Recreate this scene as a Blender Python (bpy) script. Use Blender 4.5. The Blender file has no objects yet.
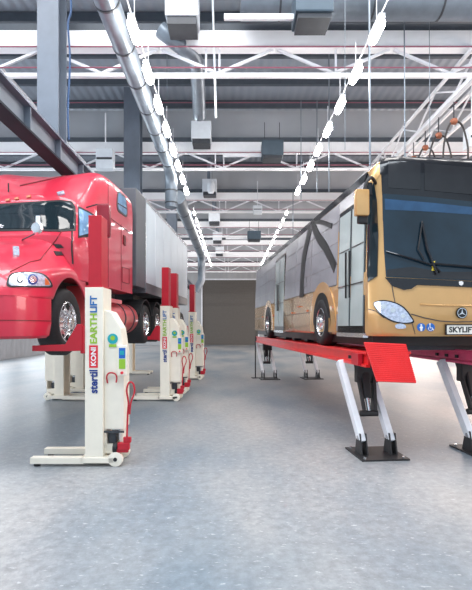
import bpy, math, random
from mathutils import Vector, Matrix
from mathutils.bvhtree import BVHTree
from mathutils.geometry import delaunay_2d_cdt
random.seed(4)
S = bpy.context.scene
C = S.collection
F = 450.0; CX = 231.0; CY = 327.0; CZ = 2.0
pi = math.pi

# ------------------------------------------------------------ materials
def new_mat(name):
    m = bpy.data.materials.new(name); m.use_nodes = True
    return m, m.node_tree, m.node_tree.nodes['Principled BSDF']
def mat(name, col, rough=0.5, metal=0.0, var=0.06, scale=6.0, coat=0.0, bump=0.0, emit=0.0, spec=None):
    m, nt, b = new_mat(name)
    tc = nt.nodes.new('ShaderNodeTexCoord'); nz = nt.nodes.new('ShaderNodeTexNoise')
    nz.inputs['Scale'].default_value = scale; nz.inputs['Detail'].default_value = 4
    nt.links.new(tc.outputs['Object'], nz.inputs['Vector'])
    cr = nt.nodes.new('ShaderNodeValToRGB')
    cr.color_ramp.elements[0].position = 0.3; cr.color_ramp.elements[1].position = 0.7
    cr.color_ramp.elements[0].color = tuple(max(0, c*(1-var)) for c in col) + (1,)
    cr.color_ramp.elements[1].color = tuple(min(1, c*(1+var)) for c in col) + (1,)
    nt.links.new(nz.outputs['Fac'], cr.inputs['Fac'])
    nt.links.new(cr.outputs['Color'], b.inputs['Base Color'])
    b.inputs['Roughness'].default_value = rough; b.inputs['Metallic'].default_value = metal
    b.inputs['Coat Weight'].default_value = coat; b.inputs['Coat Roughness'].default_value = 0.05
    if spec is not None: b.inputs['Specular IOR Level'].default_value = spec
    if bump:
        bp = nt.nodes.new('ShaderNodeBump'); bp.inputs['Strength'].default_value = bump
        nt.links.new(nz.outputs['Fac'], bp.inputs['Height']); nt.links.new(bp.outputs['Normal'], b.inputs['Normal'])
    if emit:
        b.inputs['Emission Color'].default_value = tuple(col) + (1,); b.inputs['Emission Strength'].default_value = emit
    return m
def s2l(r, g, b):
    f = lambda v: (v/255/12.92) if v/255 <= .04045 else ((v/255+.055)/1.055)**2.4
    return (f(r), f(g), f(b))

M = {}
M['red'] = mat('truck red paint', (.60,.022,.055), .36, coat=.6, var=.03)
M['tank_red'] = mat('tank red paint', (.72,.10,.11), .3, coat=.5, var=.05)
M['liftred'] = mat('lift red paint', (.46,.008,.022), .42, var=.04)
M['runred'] = mat('runway red paint', (.72,.018,.02), .38, var=.08, scale=3)
M['magenta'] = mat('runway inner magenta paint', (.66,.06,.17), .28, metal=.3, var=.1)
M['cream'] = mat('cream lift paint', (.85,.79,.67), .4, var=.03)
M['gold'] = mat('champagne gold paint', (.64,.37,.14), .24, metal=.3, coat=.6, var=.03)
M['black'] = mat('black rubber', (.012,.012,.014), .6, var=.1)
M['tyre'] = mat('tyre rubber', (.022,.022,.024), .75, var=.15, scale=20, bump=.2)
M['gloss'] = mat('gloss black', (.012,.013,.016), .12, var=.05)
M['panel'] = mat('destination screen black', (.018,.019,.022), .25, var=.1)
M['glass'] = mat('dark tinted glass', (.012,.022,.028), .06, var=.2, scale=2)
M['bglass'] = mat('bus windscreen glass', (.010,.026,.042), .03, var=.4, scale=1.2)
M['smoke'] = mat('smoked side glass', (.30,.295,.325), .22, metal=.15, var=.10, scale=1.0)  # grey reflected in the dark glass is put into the base colour
M['dglass'] = mat('pale door glass', (.44,.50,.49), .1, var=.08, scale=2)
M['blueglass'] = mat('blue side window', (.18,.32,.50), .08, var=.2)  # reflected blue is put into the pane colour
M['chrome'] = mat('polished aluminium', (.75,.76,.78), .22, metal=.9, var=.06)
M['lens'] = mat('clear lamp lens', (.55,.60,.72), .12, metal=.4, var=.3, scale=30)
M['amber'] = mat('amber lens', (.55,.12,.03), .3)
M['white'] = mat('white steel paint', (.78,.80,.84), .45, var=.03)
M['whitebeam'] = mat('white beam paint', (.92,.93,.95), .5, var=.02)
M['trailer'] = mat('trailer white panel', (.66,.76,.84), .3, var=.03, scale=1)
M['trailergrey'] = mat('trailer grey panel', (.10,.108,.125), .4, var=.06)
M['darkgrey'] = mat('dark grey steel', (.045,.05,.06), .5, metal=.1, var=.1)
M['chassis'] = mat('chassis black', (.018,.018,.02), .55, var=.2)
M['steel'] = mat('blue grey column steel', (.13,.158,.20), .5, var=.08, scale=3)
M['galv'] = mat('galvanised duct', (.19,.225,.265), .36, metal=.4, var=.1, scale=5)
M['unit'] = mat('pale unit casing', (.74,.79,.84), .4, var=.04)
M['unitdark'] = mat('dark heater casing', (.06,.09,.12), .4, metal=.2)
M['purlin'] = mat('dark purlin', (.07,.085,.105), .5, var=.08)
M['pipe'] = mat('red sprinkler pipe', (.30,.10,.14), .45)
M['blue'] = mat('blue print', (.01,.14,.42), .4)
M['navy'] = mat('navy print', (.01,.04,.22), .4)
M['green'] = mat('green print', (.28,.50,.03), .4)
M['redprint'] = mat('red print', (.70,.012,.03), .4)
M['whiteprint'] = mat('white print', (.85,.85,.85), .4)
M['teal'] = mat('teal print', (.01,.35,.40), .4)
M['signblue'] = mat('sign blue', (.01,.13,.50), .4)
M['platew'] = mat('number plate white', (.85,.83,.76), .4)
M['skin_white'] = mat('lift leg white', (.74,.76,.80), .35, var=.05)
M['copper'] = mat('orange hose coupling', (.36,.12,.06), .4)
M['hose'] = mat('black rubber hose', (.03,.025,.025), .5)
M['bluecable'] = mat('blue cable', (.01,.05,.14), .5)
M['yellow'] = mat('yellow rail', (.8,.6,.06), .4)
M['blind'] = mat('blue tinted screen top', (.02,.065,.14), .05, var=.15)  # bluish light along the windscreen top, held in the colour
M['mirror_red'] = mat('deep red mirror shell', (.24,.005,.018), .3, coat=.4)
M['lamp'] = mat('lamp diffuser', (1.0,.985,.95), .5, var=0, emit=34)
M['door'] = mat('roller door grey brown', (.105,.095,.085), .5, var=.05)
M['seam'] = mat('dark seam', (.06,.05,.05), .5)
M['redseam'] = mat('dark red seam', (.15,.008,.012), .5)

def corrugated(name, col, freq, axis='X', depth=.6, rough=.45, metal=.3):
    m = mat(name, col, rough, metal=metal, var=.06, scale=.7)
    nt = m.node_tree; b = nt.nodes['Principled BSDF']
    tc = nt.nodes.new('ShaderNodeTexCoord'); w = nt.nodes.new('ShaderNodeTexWave')
    w.bands_direction = axis; w.inputs['Scale'].default_value = freq; w.inputs['Distortion'].default_value = 0
    nt.links.new(tc.outputs['Object'], w.inputs['Vector'])
    bp = nt.nodes.new('ShaderNodeBump'); bp.inputs['Strength'].default_value = depth; bp.inputs['Distance'].default_value = .05
    nt.links.new(w.outputs['Fac'], bp.inputs['Height']); nt.links.new(bp.outputs['Normal'], b.inputs['Normal'])
    return m
M['deck'] = corrugated('profiled roof deck', (.36,.40,.46), 1.1)
M['cladding'] = corrugated('pale wall cladding', (.46,.48,.51), .35, depth=.5, metal=0, rough=.5)
M['wall'] = corrugated('wall cladding', (.40,.42,.45), .5, 'Y', metal=0)
M['endwall'] = corrugated('end wall cladding', (.38,.39,.40), .5, metal=0)

def floor_mat():
    m, nt, b = new_mat('worn concrete floor')
    N = nt.nodes.new; L = nt.links.new
    tc = N('ShaderNodeTexCoord')
    mp = N('ShaderNodeMapping'); mp.inputs['Scale'].default_value = (1, .45, 1); L(tc.outputs['Object'], mp.inputs['Vector'])
    big = N('ShaderNodeTexNoise'); big.inputs['Scale'].default_value = .35; big.inputs['Detail'].default_value = 5; L(mp.outputs[0], big.inputs['Vector'])
    r1 = N('ShaderNodeValToRGB'); e = r1.color_ramp.elements
    e[0].position = .40; e[0].color = (.165,.205,.24,1); e[1].position = .60; e[1].color = (.33,.327,.322,1); L(big.outputs['Fac'], r1.inputs['Fac'])
    fine = N('ShaderNodeTexNoise'); fine.inputs['Scale'].default_value = 9; fine.inputs['Detail'].default_value = 10; fine.inputs['Roughness'].default_value = .75; L(tc.outputs['Object'], fine.inputs['Vector'])
    mix = N('ShaderNodeMix'); mix.data_type = 'RGBA'; mix.blend_type = 'OVERLAY'; mix.inputs[0].default_value = .75
    L(r1.outputs['Color'], mix.inputs[6]); L(fine.outputs['Fac'], mix.inputs[7])
    # chips and scrapes
    mp2 = N('ShaderNodeMapping'); mp2.inputs['Scale'].default_value = (5.0, 13.0, 1); mp2.inputs['Rotation'].default_value = (0,0,.1); L(tc.outputs['Object'], mp2.inputs['Vector'])
    ch = N('ShaderNodeTexNoise'); ch.inputs['Scale'].default_value = 2.2; ch.inputs['Detail'].default_value = 7; ch.inputs['Roughness'].default_value = .65; L(mp2.outputs[0], ch.inputs['Vector'])
    r2 = N('ShaderNodeValToRGB'); r2.color_ramp.elements[0].position = .60; r2.color_ramp.elements[1].position = .67; L(ch.outputs['Fac'], r2.inputs['Fac'])
    mix2 = N('ShaderNodeMix'); mix2.data_type = 'RGBA'; mix2.inputs[7].default_value = (.60,.62,.64,1)
    ml = N('ShaderNodeMath'); ml.operation = 'MULTIPLY'; ml.inputs[1].default_value = .55; L(r2.outputs['Color'], ml.inputs[0])
    L(ml.outputs[0], mix2.inputs[0]); L(mix.outputs[2], mix2.inputs[6]); L(mix2.outputs[2], b.inputs['Base Color'])
    rr = N('ShaderNodeMapRange'); rr.inputs[3].default_value = .28; rr.inputs[4].default_value = .6; L(fine.outputs['Fac'], rr.inputs[0]); L(rr.outputs[0], b.inputs['Roughness'])
    bp = N('ShaderNodeBump'); bp.inputs['Strength'].default_value = .12; L(fine.outputs['Fac'], bp.inputs['Height']); L(bp.outputs['Normal'], b.inputs['Normal'])
    return m
M['floor'] = floor_mat()
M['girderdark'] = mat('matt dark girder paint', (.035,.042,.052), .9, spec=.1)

# ------------------------------------------------------------ mesh helpers
class MB:
    def __init__(s): s.v = []; s.f = []
    def add(s, vs, fs):
        o = len(s.v); s.v += [Vector(v) for v in vs]; s.f += [tuple(i+o for i in f) for f in fs]; return s
    def box(s, c, d, rot=None):
        x, y, z = d[0]/2, d[1]/2, d[2]/2
        vs = [Vector((a*x, b*y, g*z)) for g in (-1,1) for a, b in ((-1,-1),(1,-1),(1,1),(-1,1))]
        if rot is not None: vs = [rot @ v for v in vs]
        return s.add([v + Vector(c) for v in vs], [(3,2,1,0),(4,5,6,7),(0,1,5,4),(1,2,6,5),(2,3,7,6),(3,0,4,7)])
    def b2(s, x0, x1, y0, y1, z0, z1): return s.box(((x0+x1)/2,(y0+y1)/2,(z0+z1)/2), (abs(x1-x0),abs(y1-y0),abs(z1-z0)))
    def bar(s, a, b, w, h=None, up=(0,0,1)):
        a, b = Vector(a), Vector(b); h = h or w; d = (b-a); L = d.length; d.normalize()
        u = Vector(up)
        if abs(d.dot(u)) > .98: u = Vector((0,1,0))
        x = d.cross(u).normalized(); z = x.cross(d)
        R = Matrix((x, d, z)).transposed()
        return s.box((a+b)/2, (w, L, h), R)
    def ring(s, pts_list, close=True, cap=True):
        n = len(pts_list[0]); vs = [p for r in pts_list for p in r]; fs = []
        for k in range(len(pts_list)-1):
            for i in range(n if close else n-1):
                j = (i+1) % n
                fs.append((k*n+i, k*n+j, (k+1)*n+j, (k+1)*n+i))
        if cap:
            fs.append(tuple(range(n-1,-1,-1))); e = (len(pts_list)-1)*n; fs.append(tuple(range(e, e+n)))
        return s.add(vs, fs)
    def cyl(s, a, b, r, r2=None, n=20):
        a, b = Vector(a), Vector(b); r2 = r if r2 is None else r2; d = (b-a).normalized()
        x = d.orthogonal().normalized(); y = d.cross(x)
        return s.ring([[p + (x*math.cos(t)+y*math.sin(t))*q for t in [2*pi*i/n for i in range(n)]] for p, q in ((a,r),(b,r2))])
    def tube(s, path, r, n=10):
        P = [Vector(p) for p in path]; rings = []; px = None
        for i, p in enumerate(P):
            d = (P[min(i+1,len(P)-1)] - P[max(i-1,0)]).normalized()
            x = d.orthogonal().normalized() if px is None else (px - d*px.dot(d)).normalized()
            px = x; y = d.cross(x); rr = r[i] if isinstance(r, (list,tuple)) else r
            rings.append([p + (x*math.cos(t)+y*math.sin(t))*rr for t in [2*pi*k/n for k in range(n)]])
        return s.ring(rings)
    def prism(s, poly, fn, a, b):   # poly in 2d, fn(u,v,w)->3d, extruded from w=a to w=b
        return s.ring([[fn(u,v,a) for u,v in poly], [fn(u,v,b) for u,v in poly]])
    def lathe(s, prof, c, axis='x', n=32, cap=True):   # prof: (offset along axis, radius)
        rings = []
        for o, r in prof:
            rr = []
            for i in range(n):
                t = 2*pi*i/n
                if axis == 'x': rr.append(Vector(c)+Vector((o, r*math.cos(t), r*math.sin(t))))
                elif axis == 'y': rr.append(Vector(c)+Vector((r*math.cos(t), o, r*math.sin(t))))
                else: rr.append(Vector(c)+Vector((r*math.cos(t), r*math.sin(t), o)))
            rings.append(rr)
        return s.ring(rings, cap=cap)
    def build(s, name, m, parent=None, smooth=False, bevel=0.0, label=None, angle=35):
        me = bpy.data.meshes.new(name); me.from_pydata([tuple(v) for v in s.v], [], s.f)
        import bmesh
        bm = bmesh.new(); bm.from_mesh(me); bmesh.ops.remove_doubles(bm, verts=bm.verts, dist=1e-5)
        bmesh.ops.recalc_face_normals(bm, faces=bm.faces)
        if bevel:
            ed = [e for e in bm.edges if len(e.link_faces) == 2 and e.calc_face_angle(0) > .5]
            bmesh.ops.bevel(bm, geom=ed, offset=bevel, segments=2, affect='EDGES', profile=.6)
        bm.to_mesh(me); bm.free()
        me.materials.append(M[m] if isinstance(m, str) else m)
        if smooth:
            me.shade_smooth(); me.set_sharp_from_angle(angle=math.radians(angle))
        o = bpy.data.objects.new(name, me); C.objects.link(o); o.parent = parent
        if label: o['label'] = label
        return o
def tag(o, label, cat, group=None):
    o['label'] = label; o['category'] = cat
    if group: o['group'] = group
    return o
def empty(name, loc, rz, label, cat, group=None):
    o = bpy.data.objects.new(name, None); C.objects.link(o); o.location = loc; o.rotation_euler = (0,0,rz)
    o.empty_display_size = .2
    return tag(o, label, cat, group)
def struct(o): o['kind'] = 'structure'; return o
def copy_tree(o, parent=None):
    c = o.copy(); C.objects.link(c); c.parent = parent
    for ch in [k for k in KIDS(o)]: copy_tree(ch, c)
    return c
def KIDS(o): return [x for x in list(C.objects) if x.parent == o]
def text(name, body, size, mtx, m, parent, width=None, depth=.002, label=None, height=None):
    cu = bpy.data.curves.new(name, 'FONT'); cu.body = body; cu.size = size; cu.align_x = 'CENTER'; cu.align_y = 'CENTER'
    cu.extrude = depth; cu.offset = size*.03; cu.resolution_u = 3
    t = bpy.data.objects.new(name+'_t', cu); C.objects.link(t)
    bpy.context.view_layer.update()
    me = bpy.data.meshes.new_from_object(t.evaluated_get(bpy.context.evaluated_depsgraph_get()))
    bpy.data.objects.remove(t); bpy.data.curves.remove(cu)
    xs = [v.co.x for v in me.vertices]; ys = [v.co.y for v in me.vertices]
    sx = (width/(max(xs)-min(xs))) if width else 1; sy = (height/(max(ys)-min(ys))) if height else sx
    cx = (max(xs)+min(xs))/2; cy = (max(ys)+min(ys))/2
    for v in me.vertices: v.co = mtx @ Vector(((v.co.x-cx)*sx, (v.co.y-cy)*sy, v.co.z))
    me.materials.clear(); me.materials.append(M[m]); me.name = name
    o = bpy.data.objects.new(name, me); C.objects.link(o); o.parent = parent
    if label: o['label'] = label
    return o
def basis(o, x, y):
    x = Vector(x).normalized(); y = Vector(y).normalized(); z = x.cross(y)
    m = Matrix((x, y, z)).transposed().to_4x4(); m.translation = Vector(o); return m
def W(px, py, Y): return Vector(((px-CX)/F*Y, Y, CZ+(CY-py)/F*Y))
def cr(pts, n):   # catmull-rom through tuples
    P = [Vector(p) for p in pts]; out = []
    for i in range(len(P)-1):
        a, b, c, d = P[max(i-1,0)], P[i], P[i+1], P[min(i+2,len(P)-1)]
        for k in range(n):
            t = k/n; out.append(.5*((2*b)+(c-a)*t+(2*a-5*b+4*c-d)*t*t+(3*b-a-3*c+d)*t**3))
    out.append(P[-1]); return out

# panels laid on a curved body: outline given as sight lines, met with the body surface
class Skin:
    def __init__(s, objs, mtx):
        s.mtx = mtx; s.inv = mtx.inverted(); vs = []; fs = []
        for o in objs:
            k = len(vs); vs += [v.co.copy() for v in o.data.vertices]; fs += [tuple(i+k for i in p.vertices) for p in o.data.polygons]
        s.b = BVHTree.FromPolygons(vs, fs); s.o = s.inv @ Vector((0,0,CZ))
    def hit(s, px, py):
        d = (s.inv.to_3x3() @ Vector(((px-CX)/F, 1, (CY-py)/F))).normalized()
        h = s.b.ray_cast(s.o, d)
        return (h[0], h[1] if h[1].dot(d) < 0 else -h[1]) if h[0] else None
    def patch(s, name, poly, m, parent, off=.012, step=2.0, label=None, smoothpoly=False):
        if smoothpoly:
            P = [Vector((x,y,0)) for x,y in poly]; n = len(P); poly2 = []
            for i in range(n):
                a,b,c,d = P[i-1],P[i],P[(i+1)%n],P[(i+2)%n]
                for k in range(5):
                    t = k/5; q = .5*((2*b)+(c-a)*t+(2*a-5*b+4*c-d)*t*t+(3*b-a-3*c+d)*t**3); poly2.append((q.x,q.y))
            poly = poly2
        bd = []; n = len(poly)
        for i in range(n):
            a = Vector(poly[i]); b = Vector(poly[(i+1)%n]); k = max(1, int((b-a).length/step))
            bd += [a.lerp(b, j/k) for j in range(k)]
        xs = [p.x for p in bd]; ys = [p.y for p in bd]
        def inside(x, y):
            c = False; j = len(bd)-1
            for i in range(len(bd)):
                if (bd[i].y > y) != (bd[j].y > y) and x < (bd[j].x-bd[i].x)*(y-bd[i].y)/(bd[j].y-bd[i].y)+bd[i].x: c = not c
                j = i
            return c
        inn = []; x = min(xs)+step*.5
        while x < max(xs):
            y = min(ys)+step*.5
            while y < max(ys):
                if inside(x, y) and min((Vector((x,y))-p).length for p in bd) > step*.45: inn.append(Vector((x,y)))
                y += step
            x += step
        N = len(bd)
        r = delaunay_2d_cdt(bd+inn, [(i,(i+1)%N) for i in range(N)], [list(range(N))], 1, 1e-5)
        V2, FF = r[0], r[2]; top = []; bot = []; ok = []
        for p in V2:
            h = s.hit(p.x, p.y)
            if h is None: ok.append(False); top.append(Vector()); bot.append(Vector())
            else: ok.append(True); top.append(h[0]+h[1]*off); bot.append(h[0]-h[1]*.004)
        mb = MB(); fs = [tuple(f) for f in FF if all(ok[i] for i in f)]
        fs = [f for f in fs if max((top[f[i]]-top[f[(i+1)%len(f)]]).length for i in range(len(f))) < .35]
        k = len(top); cnt = {}
        for f in fs:
            for i in range(len(f)):
                e = (f[i], f[(i+1)%len(f)]); cnt[e] = 1
        side = [(a, b, b+k, a+k) for (a, b) in cnt if (b, a) not in cnt]
        mb.add(top+bot, fs + side)
        me_v = set(i for f in fs+side for i in f)
        idx = {o: n_ for n_, o in enumerate(sorted(me_v))}; al = top+bot
        mb2 = MB(); mb2.add([al[i] for i in sorted(me_v)], [tuple(idx[i] for i in f) for f in fs+side])
        return mb2.build(name, m, parent, smooth=True, label=label, angle=60)
    def line(s, name, pts, m, parent, w=.012, off=.004, label=None):
        path = []
        for i in range(len(pts)-1):
            a, b = Vector(pts[i]), Vector(pts[i+1]); k = max(1, int((b-a).length/2.5))
            for j in range(k + (1 if i == len(pts)-2 else 0)):
                p = a.lerp(b, j/k); h = s.hit(p.x, p.y)
                if h: path.append(h[0]+h[1]*off)
        return MB().tube(path, w/2, 6).build(name, m, parent, smooth=True, label=label)

# ------------------------------------------------------------ camera
cam = bpy.data.cameras.new('camera'); co = bpy.data.objects.new('camera', cam); C.objects.link(co); S.camera = co
co.location = (0,0,CZ); co.rotation_euler = (pi/2,0,0)
cam.sensor_fit = 'VERTICAL'; cam.sensor_height = 24; cam.lens = 24*F/590
cam.shift_x = (236-CX)/590; cam.shift_y = (CY-295)/590
cam.clip_start = .05; cam.clip_end = 300

# ------------------------------------------------------------ setting
XL, XR, YB, YE, ZD = -14.0, 14.0, -4.0, 50.0, 10.1
struct(MB().b2(XL-.3, XR+.3, YB-6, YE+.3, -.2, 0).build('floor', 'floor'))
struct(MB().b2(XL-.3, XR+.3, YB, YE+.3, ZD, ZD+.15).build('ceiling', 'deck'))
struct(MB().b2(XL-.3, XL, YB, YE, 0, ZD).build('wall_left', 'wall'))
struct(MB().b2(XR, XR+.3, YB, YE, 0, ZD).build('wall_right', 'wall'))
dx0, dx1, dz1 = (202.5-CX)/F*YE, (258-CX)/F*YE, CZ+47/F*YE
ew = MB(); ew.b2(XL, dx0, YE, YE+.3, 0, ZD); ew.b2(dx1, XR, YE, YE+.3, 0, ZD); ew.b2(dx0, dx1, YE, YE+.3, dz1, ZD)
struct(ew.build('wall_back', 'endwall'))
dr = MB()
n = 26
for i in range(n): dr.b2(dx0, dx1, YE+.08, YE+.2, i*dz1/n+.012, (i+1)*dz1/n-.012)
dr.b2(dx0, dx1, YE+.11, YE+.2, 0, dz1)
struct(dr.build('door_1', 'door'))
struct(MB().b2(dx0-.15, dx0, YE-.06, YE+.05, 0, dz1+.15).b2(dx1, dx1+.15, YE-.06, YE+.05, 0, dz1+.15).b2(dx0, dx1, YE-.06, YE+.05, dz1, dz1+.15).build('trim_1', 'white'))
# cross cladding above each truss
TY = [10.1+6*i for i in range(7)]
for i, y in enumerate(TY):
    top = 8.95 if i == 0 else 9.85
    k = MB().b2(XL, XR, y+.22, y+.3, 8.62, top); struct(k.build('wall_upper_%d' % (i+1), 'cladding'))
# purlins under the deck
g = 'dark purlins across the roof deck'
pp = None
yy = 8.6
while yy < 49.5:
    if pp is None:
        pp = MB().b2(XL, XR, -.06, .06, -.12, .12).build('roof_purlin', 'purlin')
    else:
        q = pp.copy(); C.objects.link(q); pp = q
    pp.location = (0, yy, ZD-.14); tag(pp, 'dark steel purlin spanning the hall under the corrugated roof deck', 'purlin', g)
    yy += 1.5
# trusses
def make_truss():
    t = empty('roof_truss', (0,0,0), 0, '', 'roof truss')
    MB().b2(XL, XR, -.15, .15, 8.22, 8.56).build('top_chord', 'whitebeam', t)
    MB().b2(XL, XR, -.11, .11, 8.58, 8.74).build('dark_flange', 'purlin', t, label='dark steel beam over the white chord')
    MB().b2(XL, XR, -.05, .05, 7.60, 7.68).build('bottom_chord', 'whitebeam', t)
    x = -.3-2.6*5
    while x < XR-1.3:
        MB().bar((x,0,7.69), (x+1.25,0,8.22), .055).build('diagonal', 'white', t)
        MB().bar((x,0,7.69), (x-1.25,0,8.22), .055).build('diagonal', 'white', t)
        x += 2.6
    for x in (-.56,-.26,2.35,-5.5,5.5): MB().bar((x,0,7.6), (x,0,8.25), .042).build('vertical', 'white', t)
    return t
tl = ['nearest white lattice roof truss, crossing the top of the photo', 'second white lattice roof truss from the viewer', 'third white lattice roof truss from the viewer',
      'fourth white lattice roof truss from the viewer', 'fifth white lattice roof truss from the viewer', 'sixth white lattice roof truss, second from the far door', 'farthest white lattice roof truss, just before the far door']
t0 = make_truss()
for i, y in enumerate(TY):
    t = t0 if i == 0 else copy_tree(t0)
    t.location = (0,y,0); tag(t, tl[i], 'roof truss', 'lattice trusses across the hall')
# sprinkler pipes
p0 = None
for i, y in enumerate(TY):
    for z, dy, wh in ((8.17, -.2, 'under the upper chord'), (7.76, -.11, 'just above the lower chord'), (9.72, -.62, 'up by the roof deck in front')):
        p = MB().cyl((XL,0,0), (XR,0,0), .016, n=8).build('sprinkler_pipe', 'pipe') if p0 is None else p0.copy()
        if p0 is None: p0 = p
        else: C.objects.link(p)
        p.location = (0, y+dy, z)
        tag(p, 'thin red sprinkler pipe %s of the %s truss' % (wh, ['nearest','second','third','fourth','fifth','sixth','farthest'][i]), 'pipe', 'red sprinkler pipes')
# long lattice girders above both bays
def long_girder(x, lab):
    t = empty('lattice_girder', (x,0,0), 0, lab, 'lattice girder', 'lattice girders along the bays')
    MB().b2(-.035,.035, 6, 46, 7.53, 7.60).build('bottom_chord', 'white', t)
    MB().b2(-.035,.035, 6, 46, 8.14, 8.21).build('top_chord', 'white', t)
    y = 6.3; k = 0
    while y < 45:
        a, b = (7.6, 8.14) if k % 2 == 0 else (8.14, 7.6)
        MB().bar((0,y,a), (0,y+1.1,b), .038).build('diagonal', 'white', t); y += 1.1; k += 1
    return t
long_girder(5.35, 'white lattice girder running away above the gold bus')
long_girder(6.3, 'outer white lattice girder at the right edge above the bus')
long_girder(-5.5, 'white lattice girder running away at the upper left behind the steel post')
for x, z, r, lab in ((4.75, 6.9, .035, 'thin pale rail running away just above the bus roof'), (5.05, 7.15, .05, 'thicker pale rail running away between the bus roof and the lattice girder')):
    tag(MB().cyl((x,6.5,z),(x,40,z), r, n=10).build('overhead_rail', 'white'), lab, 'rail')
# crane girder with posts
cg = empty('crane_girder', (-3.66,0,5.66), 0, 'dark steel crane girder slanting down behind the red truck roof', 'crane girder')
MB().b2(-.16,.16, 5.5, 45, .21,.25).build('top_flange', 'steel', cg)
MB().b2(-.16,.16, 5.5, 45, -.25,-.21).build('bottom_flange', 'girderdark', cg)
MB().b2(-.02,.02, 5.5, 45, -.21,.21).build('web', 'steel', cg)
y = 6.5
for k in range(6): MB().b2(-.14,.14, y, y+.03, -.21, .21).build('stiffener', 'steel', cg); y += 1.4
def hpost(x0, x1, Y, lab):
    t = empty('steel_post', ((x0+x1)/2, Y, 5.91), 0, lab, 'steel post', 'blue grey roof posts')
    w = x1-x0; h = ZD-5.91
    MB().b2(-w/2, w/2, -.02, .02, 0, h).build('front_flange', 'steel', t)
    MB().b2(-.02, .02, .02, .42, 0, h).build('web', 'steel', t)
    MB().b2(-w/2, w/2, .42, .46, 0, h).build('rear_flange', 'steel', t)
    return t
hpost(-4.0, -3.56, 9.3, 'broad blue grey steel post near the upper left corner')
hpost(-3.62, -3.08, 15.2, 'second steel post, above the rear of the red cab')
hpost(-3.9, -3.3, 27.2, 'distant steel post left of the far lamp row')
# blue cable hanging by the post
tag(MB().tube(cr([W(70,-20,9.2), W(71,10,9.2), W(68,25,9.2), W(70,60,9.2), W(68,110,9.2), W(69,140,9.2)], 6), .022, 6).build('hanging_cable', 'bluecable'), 'dark blue cable hanging beside the broad steel post', 'cable')

# ducts
def duct(path, r, name, lab, bands, n=24):
    t = tag(MB().tube(path, r, n).build(name, 'galv', smooth=True), lab, 'duct')
    P = [Vector(p) for p in path]
    for a, d in bands:
        a = Vector(a); d = Vector(d).normalized()
        MB().cyl(a-d*.02, a+d*.02, r+.012, n=n).build('band', 'darkgrey', t)
    return t
ys = [6+1.15*i for i in range(8)]
duct([(-1.98,5,7.2),(-1.98,14.3,7.2)] + [(-1.98, 14.3+.6*math.sin(a), 7.2-.6*(1-math.cos(a))) for a in [pi/2*k/6 for k in range(1,7)]] + [(-1.98,14.9,5.95)],
     .2, 'ventilation_duct', 'round silver ventilation duct running away from the top left and turning down above the trailer', [((-1.98,y,7.2),(0,1,0)) for y in ys] + [((-1.98,14.9,6.5),(0,0,1)),((-1.98,14.9,6.1),(0,0,1))])
duct([(-2.0,17,6.9),(-2.0,30,6.9)] + [(-2.0, 30+.6*math.sin(a), 6.9-.6*(1-math.cos(a))) for a in [pi/2*k/6 for k in range(1,7)]] + [(-2.0,30.6,5.2),(-2.4,30.6,4.4)],
     .26, 'ventilation_duct', 'distant round duct running on toward the far door and bending down', [((-2,y,6.9),(0,1,0)) for y in (19,21.5,24,26.5,29)])
duct([(.2,9.3,8.72),(6.5,9.3,8.72)], .34, 'ventilation_duct', 'large round silver duct crossing the top right of the hall', [((x,9.3,8.72),(1,0,0)) for x in (1.0,2.9,4.3,5.6)])

# suspended pale units with dropping ducts
def unit(Y, lab, kind):
    x = -1.02
    t = empty('fan_unit', (x,Y,8.4), 0, lab, 'fan unit', 'pale fan units down the middle')
    MB().b2(-.34,.34,-.3,.3, .02,.62).build('casing', 'unit', t, bevel=.02)
    MB().b2(-.3,.3,-.26,.26,-.14,.02).build('dark_grille', 'darkgrey', t)
    if kind: MB().cyl((0,0,.62),(0,0,1.65), .13).build('riser_duct', 'galv', t, smooth=True)
    return t
ul = ['pale square fan unit at the top edge left of centre','pale square fan unit hanging at the second truss','third pale fan unit down the middle of the hall','fourth pale fan unit down the middle of the hall','fifth small pale fan unit near the far door','smallest pale fan unit, nearest the far door']
for i, Y in enumerate((9.55,15.6,21.6,27.6,33.6,39.6)): unit(Y, ul[i], i > 0)
tag(MB().tube(cr([(-1.55,9.9,8.55),(-1.2,10.0,8.3),(-.85,10.4,8.25),(-.82,11.2,8.0),(-.85,12.0,7.6)], 6), .17, 18).build('flexible_duct', 'galv', smooth=True), 'curved silver flexible duct below the top fan unit', 'duct')
# glass bell lamp below third truss
def bell(x, Y, z, lab):
    t = empty('pendant_lamp', (x,Y,z), 0, lab, 'lamp')
    MB().lathe([(0,.13),(.15,.17),(.4,.17),(.55,.1),(.6,.04)], (0,0,0), 'z', 18).build('glass_body', 'unit', t, smooth=True)
    MB().cyl((0,0,.6),(0,0,1.4), .015, n=6).build('rod', 'white', t)
bell(W(211,193,21)[0], 21, W(211,193,21)[2], 'small glassy pendant hanging in the middle below the third truss')
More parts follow.
